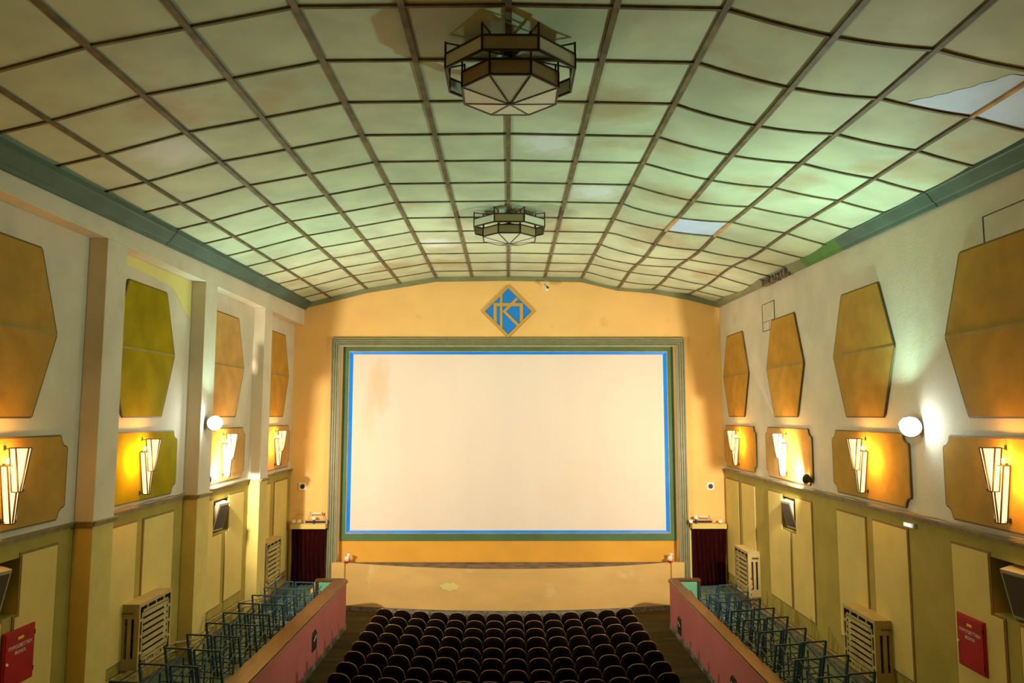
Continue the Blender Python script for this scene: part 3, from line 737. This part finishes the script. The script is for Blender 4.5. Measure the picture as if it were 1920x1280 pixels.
# ------------------------------------------------------------------ radiator covers
def radiator(side, xw, y0, y1, z0, z1, label):
    s = -side; W = y1 - y0; h = z1 - z0; dp = .30
    t = thing('radiator_cover', label, 'radiator cover', (xw, (y0 + y1) / 2, z0), 0, 'slatted radiator covers')
    def X(a, b): return sorted((s * a, s * b))
    # front grille
    mb = MB(); f = .045; xo = (dp - .02, dp)
    def R(ya, yb, za, zb): mb.box(*X(*xo), ya, yb, za, zb)
    a, b = -W / 2, W / 2
    R(a, b, 0, f); R(a, b, h - f, h); R(a, a + f, f, h - f); R(b - f, b, f, h - f)
    g = .06; i0, i1, j0, j1 = a + f + g, b - f - g, f + g, h - f - g     # inner field
    R(i0, i1, j0, j0 + .035); R(i0, i1, j1 - .035, j1); R(i0, i0 + .035, j0, j1); R(i1 - .035, i1, j0, j1)
    for k in range(1, 4):
        y = a + W * k / 4; R(y - .02, y + .02, f, j0); R(y - .02, y + .02, j1, h - f); z = h * k / 4; R(a + f, i0, z - .02, z + .02); R(i1, b - f, z - .02, z + .02)
    n = 7; gap = .038; st = (j1 - j0 - .07) / n
    for k in range(n): R(i0 + .05, i1 - .05, j0 + .035 + st * k + gap * .6, j0 + .035 + st * (k + 1) - gap * .4)
    R(i0 + .035, i0 + .052, j0, j1) if False else None
    for k in range(n): R(i0 + .03, i0 + .06, j0 + .035 + st * k + gap * 1.6, j0 + .035 + st * (k + 1) - gap * .4); R(i1 - .06, i1 - .03, j0 + .035 + st * k + gap * .6, j0 + .035 + st * (k + 1) - gap * 1.4)
    mb.build('front_grille', M['rad'], t)
    for ys in (a, b):
        mb = MB(); y2 = ys + (.02 if ys < 0 else -.02); ya, yb = sorted((ys, y2))
        for u0, u1 in ((0, .06), (.11, .17), (.22, dp - .02)): mb.box(*X(u0, u1), ya, yb, 0, h)
        for u0, u1 in ((.06, .11), (.17, .22)): mb.box(*X(u0, u1), ya, yb, 0, .18); mb.box(*X(u0, u1), ya, yb, h - .22, h)
        sp = mb.build('side_panel', M['rad'], t)
        if ys < 0: MB().tube([(s * .04, a - .03, h - .12), (s * .19, a - .03, h - .12), (s * .20, a - .03, h - .12)], [.012, .012, .022], 8).build('valve_pin', M['edge'], sp)
    MB().box(*X(0, dp + .005), a - .005, b + .005, h, h + .015).build('top_board', M['rad'], t)
    mb = MB()
    for k in range(16):
        y = a + .08 + (W - .16) * k / 15; mb.box(*X(.07, .20), y - .018, y + .018, .10, h - .10)
    mb.build('radiator', M['rad_in'], t)
radiator(-1, XL, 12.62, 13.80, Z0 - 4.12, Z0 - 3.09, 'slatted cream radiator cover under the olive panel, left wall')
radiator(-1, XL, 19.12, 20.32, Z0 - 4.28, Z0 - 3.20, 'slatted cream radiator cover beside the left red curtain')
radiator(1, XR, 12.60, 13.77, Z0 - 4.36, Z0 - 3.36, 'large slatted cream radiator cover on right wall near red cabinet')
radiator(1, XR, 19.10, 20.22, Z0 - 4.50, Z0 - 3.42, 'slatted cream radiator cover beside the right red curtain')

# ------------------------------------------------------------------ loudspeakers in their niches
def speaker(side, xw, yc, label, w=.50, h=.62):
    s = -side
    t = thing('loudspeaker', label, 'loudspeaker', (xw - s * .07, yc, (NZ[0] + NZ[1]) / 2), 0, 'tilted loudspeakers in wall niches')
    t.rotation_euler = (0, s * math.radians(14), side * math.radians(-8) * -1)
    x0, x1 = sorted((-s * .18, s * .10))
    MB().box(x0, x1, -w / 2, w / 2, -h / 2, h / 2).build('case', M['speaker_case'], t, bevel=.008)
    xg = sorted((s * .10, s * .112))
    MB().box(*xg, -w / 2 + .04, w / 2 - .04, -h / 2 + .045, h / 2 - .045).build('grille_cloth', M['grille'], t)
speaker(-1, XL, sum(nL[0][:2]) / 2 - .05, 'grey loudspeaker in niche at the left edge of photo')
speaker(-1, XL, sum(nL[1][:2]) / 2, 'small loudspeaker in niche under the left tan board', .44)
speaker(1, XR, sum(nR[0][:2]) / 2 - .12, 'large grey loudspeaker in niche at the right edge of photo')
speaker(1, XR, sum(nR[1][:2]) / 2, 'loudspeaker in right wall niche below the halogen flood', .44)

# ------------------------------------------------------------------ fire hose cabinets
def text_mesh(body, size, par, m, M4):
    c = bpy.data.curves.new('t', 'FONT'); c.body = body; c.size = size; c.align_x = 'CENTER'; c.extrude = .001
    o = bpy.data.objects.new('t', c); COL.objects.link(o); dg = bpy.context.evaluated_depsgraph_get()
    me = bpy.data.meshes.new_from_object(o.evaluated_get(dg)); COL.objects.unlink(o); bpy.data.objects.remove(o)
    me.materials.clear(); me.materials.append(m)
    n = bpy.data.objects.new('lettering', me); COL.objects.link(n); n.parent = par; n.matrix_local = M4; return n
def cabinet(side, xw, y0, y1, z0, z1, label):
    s = -side; t = thing('fire_hose_cabinet', label, 'cabinet', (xw + s * .012, (y0 + y1) / 2, (z0 + z1) / 2), 0, 'red fire hose cabinets')
    W = y1 - y0; h = z1 - z0
    MB().box(*sorted((0, s * .03)), -W / 2, W / 2, -h / 2, h / 2).build('frame', M['red'], t, bevel=.004)
    dr = MB().box(*sorted((s * .03, s * .042)), -W / 2 + .02, W / 2 - .02, -h / 2 + .02, h / 2 - .02).build('door', M['red'], t, bevel=.003)
    # letters run along y; reading direction as seen from the room
    ex = Vector((0, 1, 0)) if s > 0 and False else Vector((0, -s * -1, 0))
    ex = Vector((0, s, 0)); ez = Vector((s, 0, 0)); eu = Vector((0, 0, 1))
    def F4(y, z): return Matrix(((ex.x, eu.x, ez.x, s * .0435), (ex.y, eu.y, ez.y, y), (ex.z, eu.z, ez.z, z), (0, 0, 0, 1)))
    text_mesh('ΠΥΡΟΣΒΕΣΤΙΚΗ', .058 * W / .58, dr, M['white_ink'], F4(0, h * .17)); text_mesh('ΦΩΛΕΑ', .058 * W / .58, dr, M['white_ink'], F4(0, h * .06))
    mb = MB()
    for yy in (-W * .3, W * .3):
        for k in range(4): mb.box(*sorted((s * .042, s * .046)), yy - .07, yy + .07, h * .30 + k * .022, h * .30 + .009 + k * .022)
    mb.build('louvres', M['red'], dr)
    MB().box(*sorted((s * .042, s * .045)), -.055, .055, h * .31, h * .36).build('yellow_plate', M['yellow_ink'], dr)
    MB().tube([(s * .042, s * -W * .43 * 1, -.03), (s * .06, s * -W * .43, -.03)], .018, 10).build('lock', M['white'], dr)
    for zz in (-h * .33, h * .33): MB().tube([(s * .04, s * W * .47, zz - .03), (s * .04, s * W * .47, zz + .03)], .009, 8).build('hinge', M['dark_wood'], dr)
cabinet(-1, XL + .01, 9.66, 10.27, Z0 - 3.42, Z0 - 2.72, 'red fire hose cabinet at the left edge of photo')
cabinet(1, XR - .01, 10.10, 10.70, Z0 - 3.41, Z0 - 2.71, 'red fire hose cabinet on the right wall')

# small lights and hatches on the right wall
t = thing('emergency_light', 'small white emergency light under the right wall moulding', 'light', (XR, 11.86, Z0 - 1.70))
MB().box(-.05, 0, -.15, .15, -.035, .035).build('base', M['white'], t, bevel=.005)
MB().box(-.075, -.05, -.12, .10, -.025, .025).build('diffuser', mat('cold_diffuser', (.9, .97, 1), .3, emit=(.75, .95, 1), es=.6), t, bevel=.006)
def hatch(y0, y1, z0, z1, lab, extra):
    t = thing('wall_hatch', lab, 'hatch', (XR, (y0 + y1) / 2, (z0 + z1) / 2), 0, 'painted-over hatches on the right wall')
    W, h = (y1 - y0) / 2, (z1 - z0) / 2
    MB().box(-.006, 0, -W, W, -h, h).build('cover', M['cream'], t)
    mb = MB()
    for a, b in (((-W, -h), (W, -h)), ((W, -h), (W, h)), ((W, h), (-W, h)), ((-W, h), (-W, -h))): mb.bar((-.006, *a), (-.006, *b), .012, .016, (1, 0, 0))
    if extra: mb.bar((-.006, -W, -h + .22), (-.006, W, -h + .22), .01, .01, (1, 0, 0)); mb.bar((-.006, -.05, -h), (-.006, -.05, -h + .22), .01, .01, (1, 0, 0))
    mb.build('frame', M['metal_dark'], t)
hatch(17.48, 18.30, Z0 + 2.06, Z0 + 2.72, 'small outlined wall hatch beside the orange hexagonal panel', True)
hatch(8.75, 9.66, Z0 + 2.2, Z0 + 2.62, 'outlined wall hatch above the large brown hexagonal panel', False)

# ------------------------------------------------------------------ heating pipes along the skirting
def pipes(side, xw, nm1):
    s = -side
    for zoff, r in (((.40, .024), (.27, .03)) if side < 0 else ((.15, .022), (.05, .026))):
        P = []; y = YB + .1
        def add(u, y): P.append((xw + s * (u + .05), y, gz(y, side) + zoff))
        if side < 0:
            add(0, y)
            for a, b in PIL:
                if a < 3: continue
                add(0, a - .40); add(.03, a - .28); add(.27, a - .06); add(.31, a); add(.31, b); add(.27, b + .06); add(.03, b + .28); add(0, b + .40)
            add(0, 21.7)
        else:
            for k in range(12): add(0, y + (21.7 - y) * k / 11)
        t = MB().tube(P, r, 8).build('heating_pipe', M['pipe'])
        lab = ('upper' if r < .025 else 'lower') + ' heating pipe along the foot of the ' + ('left' if side < 0 else 'right') + ' wall'
        tag(t, lab, 'pipe', 'heating pipes along the gallery walls')
pipes(-1, XL, ''); pipes(1, XR, '')
for s in (-1, 1):                                                  # stone kerb beneath the pipes
    mb = MB(); xw = XL if s < 0 else XR
    for k in range(24):
        y0 = YB + 25 * k / 24; y1 = YB + 25 * (k + 1) / 24
        A = [(xw, gz(y0, s)), (xw - s * .13, gz(y0, s)), (xw - s * .13, gz(y0, s) + .07), (xw, gz(y0, s) + .07)]
        Bq = [(xw, gz(y1, s)), (xw - s * .13, gz(y1, s)), (xw - s * .13, gz(y1, s) + .07), (xw, gz(y1, s) + .07)]
        for i in range(4): mb.face([(A[i][0], y0, A[i][1]), (A[(i + 1) % 4][0], y0, A[(i + 1) % 4][1]), (Bq[(i + 1) % 4][0], y1, Bq[(i + 1) % 4][1]), (Bq[i][0], y1, Bq[i][1])])
    struct(mb.build('baseboard_left' if s < 0 else 'baseboard_right', M['concrete']))

# ------------------------------------------------------------------ stalls seats
def make_seat():
    t = thing('theatre_seat', 'x', 'seat')
    # seat back: curved shell, rounded top, leaning towards the camera (-y is towards the balcony)
    Wd, Zb, Zt = .221, .34, .80
    def outl():
        P = [(-Wd * .86, Zb), (Wd * .86, Zb), (Wd, Zb + .12)]
        for k in range(11):
            a = math.pi * k / 10; c, q = math.cos(a), math.sin(a)
            P.append((Wd * (abs(c) ** .80) * (1 if c >= 0 else -1), Zt - .24 + .24 * q ** .85))
        P.append((-Wd, Zb + .12)); return P
    def yy(x, z): return -.02 - .16 * (z - Zb) - .055 * (1 - (x / Wd) ** 2)
    P = outl()
    mb = MB(); rings = []
    for off, sc in ((-.018, .97), (-.024, .80), (-.024, .0)):
        pass
    cx, cz_ = 0, (Zb + Zt) / 2 - .02
    for sgn in (-1, 1):
        prev = None
        for q in (1, .7, .4, .12):
            R = []
            for x, z in P:
                xx = cx + (x - cx) * q; zz = cz_ + (z - cz_) * q
                R.append(mb.bm.verts.new((xx, yy(xx, zz) + sgn * (.012 + .012 * (1 - q ** 3)), zz)))
            if prev:
                for i in range(len(P)): mb.bm.faces.new((prev[i], prev[(i + 1) % len(P)], R[(i + 1) % len(P)], R[i])).smooth = True
            else:
                if sgn < 0: edge = R
                else:
                    for i in range(len(P)): mb.bm.faces.new((edge[i], edge[(i + 1) % len(P)], R[(i + 1) % len(P)], R[i]))
            prev = R
        mb.bm.faces.new(prev)
    mb.build('backrest', M['seat_shell'], t)
    top = P[3:14]
    mb = MB(); mb.tube([(x, yy(x, z), z + .004) for x, z in top], .0065, 6); mb.build('rim', M['seat_rim'], t)
    mb = MB(); mb.grid(lambda u, v: (-.19 + .38 * u, .02 + .36 * v, .40 + .03 * math.sin(math.pi * u) * math.sin(math.pi * v) + .03 * v), 6, 6)
    mb.build('seat_cushion', M['seat_pad'], t, solid=.06)
    for sx in (-1, 1):
        mb = MB(); x = sx * .213
        mb.prism([(-.03, 0), (.04, 0), (.06, .10), (.05, .30), (.30, .50), (.30, .53), (-.10, .53), (-.12, .50), (-.03, .34), (-.02, .10)], x - .006, x + .006, 'x')
        mb.build('standard', M['seat_metal'], t)
    return t
seat0 = make_seat()
ROWY = [18.42, 17.77, 17.15, 16.48, 15.76, 15.10, 14.44, 13.82]
first = True
for r, yc in enumerate(ROWY):
    xl, xr = -3.02 - .012 * r, 2.86 + .013 * r
    cxm = (xl + xr) / 2; hw = (xr - xl) / 2
    for k in range(14):
        x = xl + (xr - xl) * k / 13; u = (x - cxm) / hw
        y = yc + .46 * u * u
        o = seat0 if first else copy_tree(seat0); first = False
        o.location = (x, y + .10, 0); o.rotation_euler = (0, 0, u * .10 - .04)
        nth = (ORD[k] + ' from left') if k < 7 else ((ORD[13 - k] + ' from right') if k < 13 else 'rightmost')
        if k == 0: nth = 'leftmost'
        rowt = 'in the row nearest the stage' if r == 0 else ('in the row nearest the camera' if r == 7 else 'in the %s row from the stage' % ORD[r])
        o['label'] = 'dark round-backed seat, %s %s' % (nth, rowt); o['group'] = 'dark theatre seats in the stalls'

# ------------------------------------------------------------------ bare steel chair frames in the galleries
def make_frame():
    t = thing('chair_frame', 'x', 'chair frame')
    w = .225; hh = .76; b = .024
    mb = MB(); mb.bar((-w, 0, 0), (-w, -.16, hh), b + .004, .036); mb.bar((w, 0, 0), (w, -.16, hh), b + .004, .036); mb.bar((-w - .012, -.16, hh), (w + .012, -.16, hh), b)
    mb.build('back_frame', M['steel_blue'], t)
    mb = MB()
    for z in (.30,):
        mb.bar((-w, -.07, z), (w, -.07, z), .018); mb.bar((-w + .03, .38, z + .02), (w - .03, .38, z + .02), .018)
        mb.bar((-w, -.07, z), (-w + .03, .38, z + .02), .018); mb.bar((w, -.07, z), (w - .03, .38, z + .02), .018)
    mb.build('seat_frame', M['steel_blue'], t)
    for sx in (-1, 1):
        mb = MB(); x = sx * (w - .025)
        mb.bar((x, .33, 0), (x, .35, .46), .02); mb.build('front_leg', M['steel_blue'], t)
        mb = MB(); mb.bar((x, .06, .42), (x, .42, .56), .016); mb.bar((x, .06, .42), (x, -.10, .38), .016); mb.build('arm_bar', M['steel_blue'], t)
    mb = MB(); mb.bar((-w, 0, .03), (-w + .02, .33, .03), .016); mb.bar((w, 0, .03), (w - .02, .33, .03), .016); mb.bar((-w, .16, .03), (w, .16, .03), .016)
    mb.build('floor_rail', M['steel_blue'], t)
    return t
f0 = make_frame(); first = True
YLr = [18.60, 17.78, 16.95, 16.12, 15.26, 14.42, 13.58, 12.72, 11.85, 11.0]
YRr = [18.30, 17.42, 16.60, 15.75, 14.98, 14.08, 13.20, 12.34, 11.45]
for s, YY, X2 in ((-1, YLr, (-5.42, -4.90)), (1, YRr, (4.74, 5.25))):
    for r, y in enumerate(YY):
        for k, x in enumerate(X2):
            o = f0 if first else copy_tree(f0); first = False
            o.location = (x, y + .16 + ((-.05 if k == 0 else .11) if s > 0 else (.05 if k == 0 else -.05)), gz(y, s)); o.rotation_euler = (0, 0, math.radians(12 if s > 0 else -8) + random.uniform(-.012, .012))
            sd = 'left' if s < 0 else 'right'; pos = 'wall side' if (k == 0) == (s < 0) else 'parapet side'
            rw = 'pair nearest the stage' if r == 0 else ('%s pair from the stage' % ORD[r])
            o['label'] = 'bare blue-grey steel chair frame, %s, %s, %s gallery' % (pos, rw, sd)
            o['group'] = 'bare steel chair frames in the %s gallery' % sd

# steps and tape at the far ends of the galleries
t = thing('wooden_steps', 'low tan wooden steps by the left red curtain', 'steps', (-5.18, 21.2, gz(21)))
MB().box(-.18, .18, -.35, .30, 0, .09).build('tread', M['pilaster_low'], t); MB().box(-.18, .18, -.05, .30, .09, .20).build('tread', M['pilaster_low'], t)
def tape(x, y, zt, lab):
    t = thing('barrier_tape', lab, 'tape', (x, y, zt), 0, 'red and white tapes in the galleries')
    n = 14; Hh = zt - gz(y, 1 if x > 0 else -1) - .01
    mb = MB()
    for k in range(n):
        mb.mi = k % 2
        def q(i, o_): a = i / n; return (.02 * math.sin(a * 9) + o_, .02 * math.cos(a * 7), -Hh * a)
        mb.face([q(k, 0), q(k, .02), q(k + 1, .02), q(k + 1, 0)])
    bmesh.ops.remove_doubles(mb.bm, verts=mb.bm.verts[:], dist=.0005)
    mb.build('ribbon', [M['red_tape'], M['white_tape']], t, solid=.002)
tape(-5.93, 18.75, Z0 - 4.02, 'red and white tape hanging by the left stage-side pilaster'); tape(5.95, 18.75, Z0 - 3.95, 'red and white tape hanging by the right far radiator cover')
